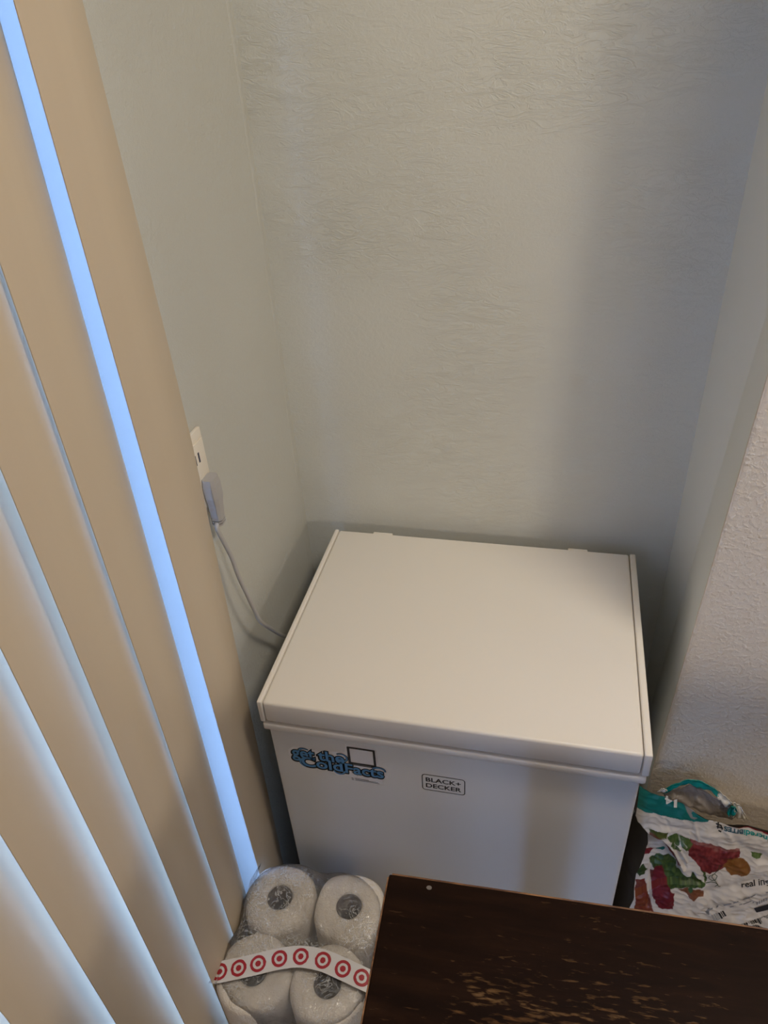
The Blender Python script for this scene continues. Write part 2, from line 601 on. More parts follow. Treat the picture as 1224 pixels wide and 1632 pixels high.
# unseen rest of the blind, left partly open to let cool daylight in
tag(vane((XN, 0.034), (-0.4580, 0.146)), 'cream blind vane just beyond the left border, nearest the camera', 'blind vane', 'vertical blind vanes hanging in front of the patio door')
y = -0.048
while y > -0.70:
    tag(vane((XN, y), (-0.4500, y + 0.108)), 'unseen cream blind vane beyond the left border, closed to limit the daylight', 'blind vane', 'vertical blind vanes hanging in front of the patio door')
    y -= 0.082
for k_ in range(6):
    yc = WIN0 + 0.03 + 0.014 * k_
    tag(vane((-0.388, yc - 0.01), (-0.494, yc + 0.01)), 'unseen cream blind vane drawn back at the far end to let daylight in', 'blind vane', 'vertical blind vanes hanging in front of the patio door')
hr = box('blind_headrail', (-0.448, WIN0 - 0.1, 2.13), (-0.405, 0.74, 2.17), M_vinyl, bev=0.003)
tag(hr, 'white headrail above the patio door carrying the vertical blind vanes', 'blind rail')

# ------------------------------------------------------------------ chest freezer
FX0, FX1, FY0, FY1, FT = -0.3828, 0.1605, 0.6565, 1.081, 0.8400
fz = empty('chest_freezer', ((FX0 + FX1) / 2, (FY0 + FY1) / 2, 0), 'compact white chest freezer standing in the alcove, closed flat lid', 'freezer')
YFRONT = 0.6655
box('cabinet_body', (FX0 + 0.006, YFRONT, 0.02), (FX1 - 0.0065, FY1 - 0.010, 0.779), M_white, fz, 0.004, 3)
for x_ in (FX0 + 0.05, FX1 - 0.05):
    for y_ in (YFRONT + 0.05, FY1 - 0.06):
        box('foot', (x_ - 0.02, y_ - 0.02, 0), (x_ + 0.02, y_ + 0.02, 0.02), M_gask, fz, 0.003)
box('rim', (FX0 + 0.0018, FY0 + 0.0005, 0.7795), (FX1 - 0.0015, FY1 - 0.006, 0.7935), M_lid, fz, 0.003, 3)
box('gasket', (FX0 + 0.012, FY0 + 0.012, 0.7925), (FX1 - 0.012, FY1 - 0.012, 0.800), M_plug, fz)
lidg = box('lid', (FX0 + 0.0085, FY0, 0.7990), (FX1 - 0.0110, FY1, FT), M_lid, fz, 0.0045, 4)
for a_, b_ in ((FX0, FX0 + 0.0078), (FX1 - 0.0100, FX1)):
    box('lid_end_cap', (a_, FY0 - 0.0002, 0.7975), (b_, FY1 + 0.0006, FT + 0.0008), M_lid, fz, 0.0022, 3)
for a_, b_ in ((-0.309, -0.272), (0.046, 0.080)):
    box('hinge', (a_, FY1 - 0.002, 0.74), (b_, FY1 + 0.0045, FT - 0.001), M_lid, fz, 0.0015)

# badge on the front
fm = lambda d: (lambda x, z: (x, YFRONT - d, z))
o_ = ring('badge_outline', rrect(-0.1467, 0.6822, -0.0822, 0.7197, 0.0055), rrect(-0.1454, 0.6835, -0.0835, 0.7184, 0.0044), M_black, fm(0.0004), fz)
o_['label'] = 'black rounded outline of the front badge'
text_fit('badge_text', 'BLACK+', M_black, (-0.1405, 0.7030, -0.0890, 0.7125), fm(0.0004), fz, offset=0.018)
text_fit('badge_text', 'DECKER', M_black, (-0.1405, 0.6890, -0.0885, 0.6985), fm(0.0004), fz, offset=0.018)

# blue promotional sticker
stk = poly('sticker', [(-0.3535, 0.717), (-0.352, 0.730), (-0.345, 0.7365), (-0.331, 0.7395), (-0.300, 0.7345), (-0.290, 0.739), (-0.262, 0.7430),
                       (-0.2595, 0.7615), (-0.2125, 0.7600), (-0.2120, 0.7235), (-0.2000, 0.7190), (-0.1965, 0.7080), (-0.1985, 0.6960), (-0.2070, 0.6870), (-0.2070, 0.6755),
                       (-0.2590, 0.6790), (-0.2600, 0.6845), (-0.2780, 0.6835), (-0.2900, 0.6905), (-0.3180, 0.6890), (-0.3330, 0.6930), (-0.3420, 0.7010), (-0.3500, 0.7040)],
           M_stick, fm(0.0003), fz)
stk['label'] = 'white die-cut sticker with blue lettering'
SX = [('get', (-0.3470, 0.7065, -0.3115, 0.7335)), ('the', (-0.3050, 0.7155, -0.2650, 0.7375)), ('Cold', (-0.3335, 0.6955, -0.2690, 0.7180)), ('Facts', (-0.2640, 0.6945, -0.2055, 0.7160))]
for body, bx_ in SX:
    bb = (bx_[0] - 0.0010, bx_[1] - 0.0016, bx_[2] - 0.0010, bx_[3] - 0.0016)
    text_fit('letters_shadow', body, M_black, bb, fm(0.0006), stk, offset=0.085)
    text_fit('letters_outline', body, M_black, bx_, fm(0.0006), stk, offset=0.075)
    text_fit('letters', body, M_blue, bx_, fm(0.0009), stk, offset=0.022)


def ribbon(name, pts, wd, m, mapf, parent):
    v_, f_ = [], []
    for i, (x_, z_) in enumerate(pts):
        a_ = pts[max(i - 1, 0)]; b_ = pts[min(i + 1, len(pts) - 1)]
        dx, dz = b_[0] - a_[0], b_[1] - a_[1]
        l_ = math.hypot(dx, dz) or 1
        w_ = wd * (1 - 0.5 * i / len(pts))
        v_ += [mapf(x_ - dz / l_ * w_, z_ + dx / l_ * w_), mapf(x_ + dz / l_ * w_, z_ - dx / l_ * w_)]
    for i in range(len(pts) - 1):
        f_.append((2 * i, 2 * i + 1, 2 * i + 3, 2 * i + 2))
    return obj(name, v_, f_, m, parent)


def arc(cx, cz, rx, rz, a0, a1, n=20):
    return [(cx + rx * math.cos(math.radians(a0 + (a1 - a0) * i / n)), cz + rz * math.sin(math.radians(a0 + (a1 - a0) * i / n))) for i in range(n + 1)]


for pts in (arc(-0.2690, 0.7290, 0.0095, 0.0085, -150, 130), arc(-0.2745, 0.6975, 0.0085, 0.0085, 0, -170), arc(-0.2120, 0.7110, 0.0100, 0.0070, 150, -10),
            arc(-0.3240, 0.7045, 0.0120, 0.0110, 60, 250), arc(-0.3270, 0.7330, 0.0070, 0.0040, 200, 20)):
    ribbon('swash_outline', pts, 0.0028, M_black, fm(0.0007), stk)
    ribbon('swash', pts, 0.0014, M_blue, fm(0.0010), stk)
ring('card_frame', rrect(-0.2578, 0.7155, -0.2150, 0.7578, 0.0015), rrect(-0.2540, 0.7220, -0.2185, 0.7540, 0.0008), M_black, fm(0.0007), stk)
k_ = 0
for zz, xs in ((0.6835, ((-0.2565, -0.2535), (-0.2510, -0.2290))), (0.6812, ((-0.2560, -0.2530), (-0.2505, -0.2150))), (0.6790, ((-0.2560, -0.2530), (-0.2505, -0.2130)))):
    for a_, b_ in xs:
        poly('print_line', [(a_, zz - 0.0005), (b_, zz - 0.0005), (b_, zz + 0.0005), (a_, zz + 0.0005)], M_tex, fm(0.0008), stk)
poly('print_line', [(-0.2510, 0.7172), (-0.2230, 0.7172), (-0.2230, 0.7188), (-0.2510, 0.7188)], M_tex, fm(0.0009), stk)

# ------------------------------------------------------------------ outlet, plug, cord
ow = empty('wall_outlet', (XW, 0.765, 1.10), 'cream wall outlet plate half hidden behind the last blind vane', 'outlet')
box('cover_plate', (XW, 0.722, 1.096), (XW + 0.006, 0.7835, 1.216), M_plate, ow, 0.002)
box('outlet_body', (XW + 0.006, 0.735, 1.110), (XW + 0.009, 0.778, 1.203), M_plate, ow, 0.001)
box('slot', (XW + 0.0088, 0.757, 1.176), (XW + 0.0096, 0.760, 1.190), M_dark, ow)
box('slot', (XW + 0.0088, 0.746, 1.176), (XW + 0.0096, 0.750, 1.190), M_dark, ow)
pc = empty('power_cord', (XW + 0.02, 0.78, 1.08), 'grey power cord with flat plug, running from the outlet down behind the freezer', 'cord')
# plug: right angle head tapering into a strain relief
def loft(name, secs, m, parent):
    v_, f_ = [], []
    for (c_, hx, hy) in secs:
        c_ = Vector(c_)
        for sx_, sy_ in ((-1, -0.6), (-0.6, -1), (0.6, -1), (1, -0.6), (1, 0.6), (0.6, 1), (-0.6, 1), (-1, 0.6)):
            v_.append(c_ + Vector((sx_ * hx, sy_ * hy, 0)))
    for i in range(len(secs) - 1):
        for k in range(8):
            f_.append((i * 8 + k, i * 8 + (k + 1) % 8, (i + 1) * 8 + (k + 1) % 8, (i + 1) * 8 + k))
    f_.append(tuple(range(8))[::-1]); f_.append(tuple((len(secs) - 1) * 8 + k for k in range(8)))
    return obj(name, v_, f_, m, parent)


PX = XW + 0.0165
loft('plug', [((PX, 0.761, 1.152), 0.0085, 0.0115), ((PX, 0.761, 1.143), 0.0100, 0.0130), ((PX + 0.001, 0.760, 1.124), 0.0100, 0.0125),
              ((PX + 0.001, 0.759, 1.112), 0.0088, 0.0100), ((PX + 0.001, 0.758, 1.090), 0.0075, 0.0085)], M_plug, pc)
for zc in (1.0835, 1.0795, 1.0755):
    loft('strain_ring', [((PX + 0.001, 0.7575, zc + 0.006 + 0.0013), 0.0082, 0.0088), ((PX + 0.001, 0.7575, zc + 0.006 - 0.0013), 0.0078, 0.0084)], M_plug, pc)
cpts = [(PX + 0.001, 0.7575, 1.084)]
for (u_, v_, xo) in ((346, 842, 0.0195), (358, 866, 0.024), (370, 890, 0.027), (381, 920, 0.030), (395, 950, 0.032), (406, 973, 0.031), (415, 990, 0.028), (430, 1001, 0.026), (446, 1011, 0.024)):
    cpts.append(at(u_, v_, 0, XW + xo))
q = cpts[-1]
cpts += [(q.x, q.y + 0.05, q.z - 0.07), (q.x, q.y + 0.09, q.z - 0.20), (q.x + 0.01, 1.05, 0.40), (q.x + 0.04, 1.099, 0.2), (q.x + 0.10, 1.099, 0.15)]
tube('cord', cpts, 0.0034, M_cord, pc)

# ------------------------------------------------------------------ toilet rolls in film
RZ = 0.49
NL = 5
RH = RZ / NL
C1 = Vector((-0.3655, 0.5625)); SP = 0.1128


def roll_mesh(seed, rr=0.0570, squash=0.0, corner=0.0):
    rc = 0.0205
    n = 48
    prof = [(rr, 0.004), (rr + 0.0003, 0.010), (rr + 0.0006, RH * 0.5), (rr + 0.0002, RH - 0.012), (rr - 0.0016, RH - 0.0055), (rr - 0.0055, RH - 0.0015), (rr - 0.012, RH - 0.0004),
            (rr - 0.022, RH), (rc + 0.004, RH - 0.0006), (rc, RH - 0.0015), (rc, 0.002), (rr - 0.004, 0.0)]
    v_, f_ = [], []
    for (r, z) in prof:
        for k in range(n):
            a_ = 2 * math.pi * k / n
            rr_ = r
            if r > rc + 0.006:
                sq = 1 + corner * math.cos(4 * a_)**1 * -1 + squash * math.cos(2 * a_ + seed)
                rr_ = r * sq * (1 + 0.010 * noise.noise(Vector((math.cos(a_) * 1.6, math.sin(a_) * 1.6, seed + z * 8))))
            dz = 0.0022 * noise.noise(Vector((math.cos(a_) * r * 45, math.sin(a_) * r * 45, seed * 3.1))) if z > RH * 0.7 else 0
            v_.append((rr_ * math.cos(a_), rr_ * math.sin(a_), z + dz))
    m_ = len(prof)
    for i in range(m_):
        for k in range(n):
            f_.append((i * n + k, i * n + (k + 1) % n, ((i + 1) % m_) * n + (k + 1) % n, ((i + 1) % m_) * n + k))
    me = bpy.data.meshes.new('paper')
    me.from_pydata(v_, [], [tuple(reversed(q_)) for q_ in f_])
    me.materials.append(M_roll)
    me.shade_smooth()
    return me


def core_mesh():
    ro, ri, n = 0.0203, 0.0194, 32
    v_, f_ = [], []
    for (r, z) in ((ro, 0.003), (ro, RH - 0.003), (ri, RH - 0.003), (ri, 0.003)):
        for k in range(n):
            a_ = 2 * math.pi * k / n
            v_.append((r * math.cos(a_), r * math.sin(a_), z))
    for i in range(4):
        for k in range(n):
            f_.append((i * n + k, ((i + 1) % 4) * n + k, ((i + 1) % 4) * n + (k + 1) % n, i * n + (k + 1) % n))
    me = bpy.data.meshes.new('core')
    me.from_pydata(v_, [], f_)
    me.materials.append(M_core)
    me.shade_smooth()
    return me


CM = core_mesh()
RM = [roll_mesh(1.0, rr=0.0565, corner=0.034), roll_mesh(4.0, rr=0.0565, corner=0.036), roll_mesh(7.7, squash=0.008), roll_mesh(9.2, squash=0.012)]
cells = [(C1.x, C1.y), (C1.x + SP, C1.y + 0.007), (C1.x - 0.002, C1.y - SP), (C1.x + SP - 0.002, C1.y - SP + 0.005)]
TL = ['white toilet roll, top layer, back left of the pack, beside the blinds',
      'white toilet roll, top layer, back right of the pack, by the table corner',
      'white toilet roll, top layer, front left of the pack, under the ring band',
      'white toilet roll, top layer, front right of the pack, beside the table edge']
for lay in range(NL):
    for i, (x_, y_) in enumerate(cells):
        top = lay == NL - 1
        r_ = empty('toilet_roll', (x_, y_, lay * RH + (0.0 if top else 0)),
                   TL[i] if top else 'white toilet roll in a lower layer of the wrapped pack', 'toilet roll', 'toilet rolls wrapped in the clear pack')
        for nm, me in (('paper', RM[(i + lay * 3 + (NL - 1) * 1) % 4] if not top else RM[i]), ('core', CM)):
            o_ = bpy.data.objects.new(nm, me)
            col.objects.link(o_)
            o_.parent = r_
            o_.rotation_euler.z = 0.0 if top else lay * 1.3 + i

# film around the pack: rounded box skin with a wavy top that sinks between the rolls
cx_, cy_ = sum(c[0] for c in cells) / 4, sum(c[1] for c in cells) / 4
hx_, hy_ = SP / 2 + 0.0580, SP / 2 + 0.0585


def film_pt(a, z):
    """outline of the pack skin at angle a"""
    c, s = math.cos(a), math.sin(a)
    p = 3.4
    k = (abs(c) ** p + abs(s) ** p) ** (-1 / p)
    # waist between two rolls
    waist = 1 - 0.075 * (abs(math.cos(2 * a)) ** 10)
    return k * c * waist, k * s * waist


NA = 144
V_, F_ = [], []
zs = [0.003, 0.05, 0.12, 0.20, 0.28, 0.34, 0.38, 0.41, 0.435, 0.455, 0.470, 0.482]
tp = [(0.985, 0.4885), (0.95, 0.4925), (0.90, 0.4945), (0.82, 0.4955), (0.72, 0.496), (0.60, 0.4955), (0.48, 0.4945), (0.36, 0.493), (0.24, 0.492), (0.12, 0.4915)]
for ri, (sc_, z) in enumerate([(1.0, z) for z in zs] + tp):
    for k in range(NA):
        a_ = 2 * math.pi * k / NA
        x_, y_ = film_pt(a_, z)
        nz = noise.noise(Vector((x_ * 5, y_ * 5, z * 26)))
        n2 = noise.noise(Vector((x_ * 14, y_ * 14, z * 9 + 4)))
        off = 0.0014 * (nz * 0.8 + n2 * 0.6) if sc_ == 1.0 else 0
        X_ = cx_ + x_ * (hx_ + off) * sc_
        Y_ = cy_ + y_ * (hy_ + off) * sc_
        dz = 0.0
        if sc_ < 0.985:
            dz = 0.0022 * abs(noise.noise(Vector((X_ * 38, Y_ * 38, 2.2)))) + 0.0012 * noise.noise(Vector((X_ * 90, Y_ * 90, 1)))
        V_.append((X_, Y_, z + dz))
nr = len(zs) + len(tp)
for r in range(nr - 1):
    for k in range(NA):
        F_.append((r * NA + k, r * NA + (k + 1) % NA, (r + 1) * NA + (k + 1) % NA, (r + 1) * NA + k))
V_.append((cx_, cy_, 0.4915))
ct = len(V_) - 1
for k in range(NA):
    F_.append(((nr - 1) * NA + k, (nr - 1) * NA + (k + 1) % NA, ct))
pk = empty('roll_pack_film', (cx_, cy_, 0), 'clear crinkled film with a band of red rings, around the toilet rolls', 'packaging')
fo = obj('film', V_, F_, M_film, pk, smooth=True)
# gathered film ear at the left front corner against the blinds
for (pa, pb, pc_, sd) in (((-0.4205, 0.6200, 0.478), (-0.4100, 0.560, 0.530), (-0.4120, 0.500, 0.490), 1.0), ((-0.4180, 0.470, 0.488), (-0.4150, 0.428, 0.470), (-0.4120, 0.415, 0.510), 2.0)):
    pa, pb, pc_ = Vector(pa), Vector(pb), Vector(pc_)
    n_ = 12
    vv, ff = [], []
    for i in range(n_ + 1):
        for j in range(n_ + 1 - i):
            s_, t_ = i / n_, j / n_
            p_ = pa + (pb - pa) * s_ + (pc_ - pa) * t_
            e_ = 0.0025 * noise.noise(Vector((s_ * 5, t_ * 5, sd)))
            vv.append(p_ + Vector((e_ + 0.002, 0, e_)))
    idx = {}
    c_ = 0
    for i in range(n_ + 1):
        for j in range(n_ + 1 - i):
            idx[(i, j)] = c_; c_ += 1
    for i in range(n_):
        for j in range(n_ - i):
            ff.append((idx[i, j], idx[i + 1, j], idx[i, j + 1]))
            if i + j < n_ - 1:
                ff.append((idx[i + 1, j], idx[i + 1, j + 1], idx[i, j + 1]))
    obj('film_fold', vv, ff, M_film, pk, smooth=True)

# printed band over the top of the pack, arched in the middle
BW = 0.0152
ctrl = [(343, 1551, 0.487), (350, 1549, 0.497), (380, 1543, 0.5005), (411, 1536, 0.5020), (445, 1528, 0.503), (479, 1524.5, 0.504), (514, 1530.5, 0.5035), (546, 1544, 0.502), (576, 1558, 0.5005), (597, 1568, 0.494), (604, 1573, 0.486)]
bp = [at(u_, v_, 2, z_) for u_, v_, z_ in ctrl]


def cr(P, t):
    t = max(0, min(len(P) - 1 - 1e-6, t))
    i = int(t); f = t - i
    p0, p1, p2, p3 = P[max(i - 1, 0)], P[i], P[i + 1], P[min(i + 2, len(P) - 1)]
    return 0.5 * ((2 * p1) + (p2 - p0) * f + (2 * p0 - 5 * p1 + 4 * p2 - p3) * f * f + (3 * p1 - p0 - 3 * p2 + p3) * f ** 3)


def band(t, s, lift=0.0):
    p = cr(bp, t)
    d = (cr(bp, t + 0.05) - cr(bp, t - 0.05)).normalized()
    side = Vector((0, 0, 1)).cross(d).normalized()
    nn = d.cross(side).normalized()
    return p + side * s * (1.0 if 0.5 < t < 9.5 else 1.0) + nn * lift


vv, ff = [], []
NB = 90
for i in range(NB + 1):
    t_ = i / NB * (len(bp) - 1)
    for s_ in (-BW, -BW / 3, BW / 3, BW):
        vv.append(band(t_, s_))
for i in range(NB):
    for k in range(3):
        ff.append((i * 4 + k, i * 4 + k + 1, i * 4 + k + 5, i * 4 + k + 4))
M_band = mat('band_white', (0.78, 0.77, 0.78), 0.35)
bo = obj('printed_band', vv, ff, M_band, pk, smooth=True)
bo['label'] = 'white band printed with red ring symbols'
ARC = [0]
for i in range(1, 400):
    ARC.append(ARC[-1] + (cr(bp, i * 10 / 400) - cr(bp, (i - 1) * 10 / 400)).length)


def par_at(arc_len):
    for i, a_ in enumerate(ARC):
        if a_ >= arc_len:
            return i * 10 / 400
    return 10


def disc(t0, r0, r1, lift, name, m):
    a0 = ARC[int(t0 * 40)]
    n_ = 28
    vv, ff = [], []
    for k in range(n_):
        a_ = 2 * math.pi * k / n_
        for r_ in (r0, r1):
            vv.append(band(par_at(a0 + r_ * math.cos(a_)), r_ * math.sin(a_), lift))
    if r0 > 0:
        for k in range(n_):
            ff.append((2 * k, 2 * k + 1, 2 * ((k + 1) % n_) + 1, 2 * ((k + 1) % n_)))
        return obj(name, vv, ff, m, bo)
    vv = [vv[2 * k + 1] for k in range(n_)]
    return obj(name, vv, [tuple(range(n_))], m, bo)


for t0 in (1.0, 2.0, 3.0, 4.0, 5.0, 6.0, 7.0, 8.0):
    disc(t0, 0.0077, 0.0118, 0.0005, 'red_ring', M_red)
    disc(t0, 0.0, 0.0041, 0.0005, 'red_dot', M_red)

# ------------------------------------------------------------------ worn table
TZ = 0.92
TA = at(620, 1392, 2, TZ)
ang = math.radians(2.0)
tb = empty('wooden_table', (TA.x, TA.y, 0), 'dark brown wooden table with a scratched worn top, in the lower right foreground', 'table')
ex = Vector((math.cos(ang), math.sin(ang), 0)); ey = Vector((math.sin(ang), -math.cos(ang), 0))
TWX, TWY, TT = 0.95, 0.56, 0.022


def tbl_box(name, x0, x1, y0, y1, z0, z1, m, bev):
    bm = bmesh.new()
    add_box(bm, (x0, -y1, z0), (x1, -y0, z1), bev, 3)
    o = bm_obj(name, bm, m, None, smooth=True)
    o.parent = tb
    o.rotation_euler.z = ang
    return o


tbl_box('table_top', 0, TWX, 0, TWY, TZ - TT, TZ, M_wood, 0.0022)
# worn bare edge bands
tbl_box('edge_band', -0.0012, 0.0010, 0.003, TWY, TZ - TT + 0.002, TZ - 0.0012, M_edge, 0.0004)
tbl_box('edge_band', 0.003, TWX, -0.0014, 0.0010, TZ - TT + 0.002, TZ - 0.0010, M_edge, 0.0004)
for x_ in (0.04, TWX - 0.09):
    for y_ in (0.04, TWY - 0.09):
        tbl_box('leg', x_, x_ + 0.045, y_, y_ + 0.045, 0, TZ - TT, M_wood, 0.002)
tbl_box('apron', 0.05, TWX - 0.06, 0.055, 0.075, TZ - TT - 0.07, TZ - TT, M_wood, 0.001)
tbl_box('apron', 0.05, TWX - 0.06, TWY - 0.08, TWY - 0.06, TZ - TT - 0.07, TZ - TT, M_wood, 0.001)
cp = at(684, 1415, 2, TZ)
bm = bmesh.new()
bmesh.ops.create_circle(bm, cap_ends=True, segments=14, radius=0.0022)
for v_ in bm.verts:
    v_.co.x *= 1.2 + 0.2 * random.random()
    v_.co = v_.co + Vector((cp.x, cp.y, TZ + 0.0004))
M_chip = mat('pale_chip', (0.16, 0.14, 0.13), 0.4)
o_ = bm_obj('paint_chip', bm, M_chip, tb)
o_['label'] = 'small pale chip near the table corner'

# ------------------------------------------------------------------ pet food bag
BPN = Vector((0, 1, -0.31)); BD0 = 0.70 - 0.31 * 0.34


def bagpt(u, v):
    d = ray(u, v)
    t = (BD0 - BPN.dot(CAM)) / BPN.dot(d)
    return CAM + d * t


def inpoly(U, V, P):
    ins = np.zeros(U.shape, bool)
    n = len(P)
    j = n - 1
    for i in range(n):
        xi, yi = P[i]; xj_, yj_ = P[j]
        if yi != yj_:
            c = ((yi > V) != (yj_ > V)) & (U < (xj_ - xi) * (V - yi) / (yj_ - yi) + xi)
            ins ^= c
        j = i
    return ins


# outline of the front sheet given at sample heights of the sheet, in its own x
leftx = [(-0.02, 0.185), (0.10, 0.178), (0.36, 0.187), (0.40, 0.196), (0.43, 0.196), (0.47, 0.204), (0.505, 0.207), (0.522, 0.196), (0.545, 0.182), (0.60, 0.182), (0.65, 0.184)]
topz = [(0.15, 0.604), (0.184, 0.602), (0.245, 0.592), (0.285, 0.572), (0.32, 0.567), (0.344, 0.5725), (0.376, 0.568), (0.45, 0.560), (0.60, 0.552)]
ip = lambda T, x: float(np.interp(x, [a[0] for a in T], [a[1] for a in T]))
XRB = 0.60
us = list(np.linspace(0, 0.56, 270)) + list(np.linspace(0.56, 1, 12))[1:]
vs2 = list(np.linspace(0, 0.60, 14)) + list(np.linspace(0.60, 1, 290))[1:]
nu, nv = len(us), len(vs2)
G = np.zeros((nv, nu, 3))
for j, vv_ in enumerate(vs2):
    for i, uu in enumerate(us):
        xg = 0.18 + uu * (XRB - 0.18)
        zt = ip(topz, xg)
        z = vv_ * zt
        xl_ = ip(leftx, z)
        x = xl_ + uu * (XRB - xl_)
        G[j, i] = (x, 0.70 + 0.31 * (z - 0.34) if z > 0.30 else 0.6876 + (0.30 - z) * 0.02, z)
X_, Y_, Z_ = G[..., 0], G[..., 1], G[..., 2]
# projection to the photo frame, for the printed artwork
Ri = np.array(C2W.transposed())
D = np.stack([X_ - CAM[0], Y_ - CAM[1], Z_ - CAM[2]], -1) @ Ri.T
U = 612 + FPX * D[..., 0] / -D[..., 2]
Vp = 816 - FPX * D[..., 1] / -D[..., 2]


def nz2(fx, fz, seed, amp):
    out = np.zeros(X_.shape)
    for j in range(nv):
        for i in range(nu):
            out[j, i] = noise.noise(Vector((X_[j, i] * fx, Z_[j, i] * fz, seed)))
    return out * amp


JU = U + nz2(130, 130, 5.0, 2.2)
JV = Vp + nz2(130, 130, 9.0, 2.2)
WHT = (0.56, 0.51, 0.45)
C = np.zeros((nv, nu, 3)); C[:] = WHT
fine = nz2(260, 150, 2.0, 1.0); med = nz2(45, 45, 3.0, 1.0)


def paint(P, c, jit=True, tex=0.0, alt=None):
    msk = inpoly(JU if jit else U, JV if jit else Vp, P)
    c = np.array(c)
    if alt is not None:
        k = np.clip(0.5 + fine * 1.2 + med * 0.5, 0, 1)[..., None]
        cc = c * (1 - k) + np.array(alt) * k
    else:
        cc = np.broadcast_to(c, C.shape)
    C[msk] = cc[msk]


TEAL = (0.0, 0.27, 0.235)
paint([(1000, 1240), (1140, 1240), (1140, 1283), (1131, 1291), (1131, 1298), (1127, 1303), (1118, 1303), (1080, 1300), (1050, 1296), (1012, 1288)], TEAL, False)
# faint chef silhouette in the teal
paint([(1089, 1276), (1100, 1280), (1108, 1283), (1101, 1289), (1103, 1294), (1111, 1296), (1106, 1299), (1100, 1297), (1095, 1289)], (0.45, 0.42, 0.38), False)
# red strip and product line
paint([(1142, 1299), (1150, 1302), (1190, 1307), (1226, 1316), (1226, 1321), (1190, 1311), (1166, 1310), (1148, 1305)], (0.36, 0.015, 0.03), False)
# meat
MEAT = [(1099, 1331), (1110, 1333), (1130, 1337), (1150, 1344), (1178, 1346), (1178, 1359), (1165, 1362), (1158, 1370), (1150, 1378), (1130, 1386), (1118, 1381), (1110, 1369), (1097, 1357), (1096, 1343)]
paint(MEAT, (0.20, 0.012, 0.016), True, alt=(0.42, 0.06, 0.06))
paint([(1100, 1331), (1130, 1337), (1150, 1344), (1178, 1346), (1176, 1350), (1150, 1349), (1125, 1342), (1102, 1336)], (0.38, 0.10, 0.09), True, alt=(0.5, 0.18, 0.15))
# greens and garnish on the upper panel
paint([(1034, 1318), (1050, 1319), (1064, 1323), (1063, 1331), (1048, 1330), (1036, 1327)], (0.10, 0.13, 0.015), True, alt=(0.16, 0.18, 0.03))
paint([(1033, 1322), (1046, 1327), (1060, 1333), (1050, 1333), (1036, 1329)], (0.24, 0.07, 0.015))
for P in ([(1064, 1328), (1078, 1324), (1084, 1333), (1080, 1342), (1068, 1337)], [(1083, 1327), (1095, 1329), (1104, 1338), (1094, 1348), (1084, 1341)], [(1070, 1338), (1086, 1346), (1078, 1350), (1068, 1343)]):
    paint(P, (0.06, 0.13, 0.02), True, alt=(0.16, 0.24, 0.06))
for P in ([(1072, 1334), (1077, 1345), (1075, 1345)], [(1087, 1330), (1094, 1342), (1092, 1343)], [(1080, 1322), (1085, 1334), (1082, 1334)]):
    paint(P, (0.55, 0.55, 0.40))
# potato / carrot slice
paint([(1152, 1372), (1158, 1363), (1170, 1359), (1182, 1361), (1192, 1369), (1195, 1377), (1189, 1386), (1180, 1388), (1165, 1386), (1155, 1379)], (0.34, 0.12, 0.02), True, alt=(0.40, 0.17, 0.035))
paint([(1196, 1351), (1204, 1353), (1214, 1356), (1210, 1361), (1204, 1362), (1198, 1358)], (0.10, 0.18, 0.03), True, alt=(0.2, 0.3, 0.08))
# pea tendril
# lower, folded part
paint([(1020, 1362), (1030, 1360), (1042, 1359), (1036, 1369), (1018, 1372)], (0.30, 0.012, 0.02))
paint([(1056, 1346), (1066, 1348), (1084, 1372), (1083, 1384), (1076, 1374), (1064, 1355)], (0.34, 0.05, 0.02))
paint([(1044, 1358), (1058, 1356), (1062, 1359), (1056, 1361), (1045, 1360)], (0.0, 0.25, 0.22))
paint([(1034, 1374), (1048, 1368), (1066, 1367), (1077, 1376), (1080, 1388), (1090, 1392), (1102, 1392), (1112, 1396), (1122, 1401), (1119, 1384), (1117, 1378), (1124, 1384), (1126, 1398),
       (1121, 1406), (1108, 1408), (1098, 1409), (1080, 1409), (1064, 1412), (1055, 1394), (1040, 1390)], (0.035, 0.09, 0.015), True, alt=(0.13, 0.22, 0.04))
paint([(1056, 1384), (1060, 1398), (1068, 1413), (1074, 1417), (1073, 1430), (1071, 1443), (1048, 1443), (1040, 1425), (1036, 1402), (1046, 1386)], (0.20, 0.006, 0.018), True, alt=(0.30, 0.02, 0.03))
paint([(1080, 1410), (1094, 1409), (1100, 1412), (1114, 1410), (1120, 1414), (1120, 1423), (1112, 1423), (1105, 1429), (1099, 1425), (1092, 1419)], (0.30, 0.09, 0.03), True, alt=(0.40, 0.15, 0.06))
paint([(1096, 1410), (1102, 1407), (1104, 1414), (1099, 1418)], (0.05, 0.16, 0.05))
paint([(1015, 1400), (1020, 1390), (1026, 1385), (1032, 1392), (1028, 1402), (1020, 1406)], (0.04, 0.09, 0.015), True)
paint([(1014, 1412), (1028, 1409), (1034, 1425), (1042, 1450), (1010, 1450)], (0.26, 0.03, 0.015), True, alt=(0.34, 0.08, 0.02))
paint([(1122, 1447), (1130, 1441), (1130, 1450)], (0.3, 0.3, 0.3))


# relief: folds, wrinkles and the tucked corner
def seg_dist(P0, P1):
    ax, ay = P0; bx, by = P1
    dx, dy = bx - ax, by - ay
    t = np.clip(((U - ax) * dx + (Vp - ay) * dy) / (dx * dx + dy * dy), 0, 1)
    return np.hypot(U - ax - t * dx, Vp - ay - t * dy)


dep = np.zeros(X_.shape)


def sstep(x):
    x = np.clip(x, 0, 1)
    return x * x * (3 - 2 * x)


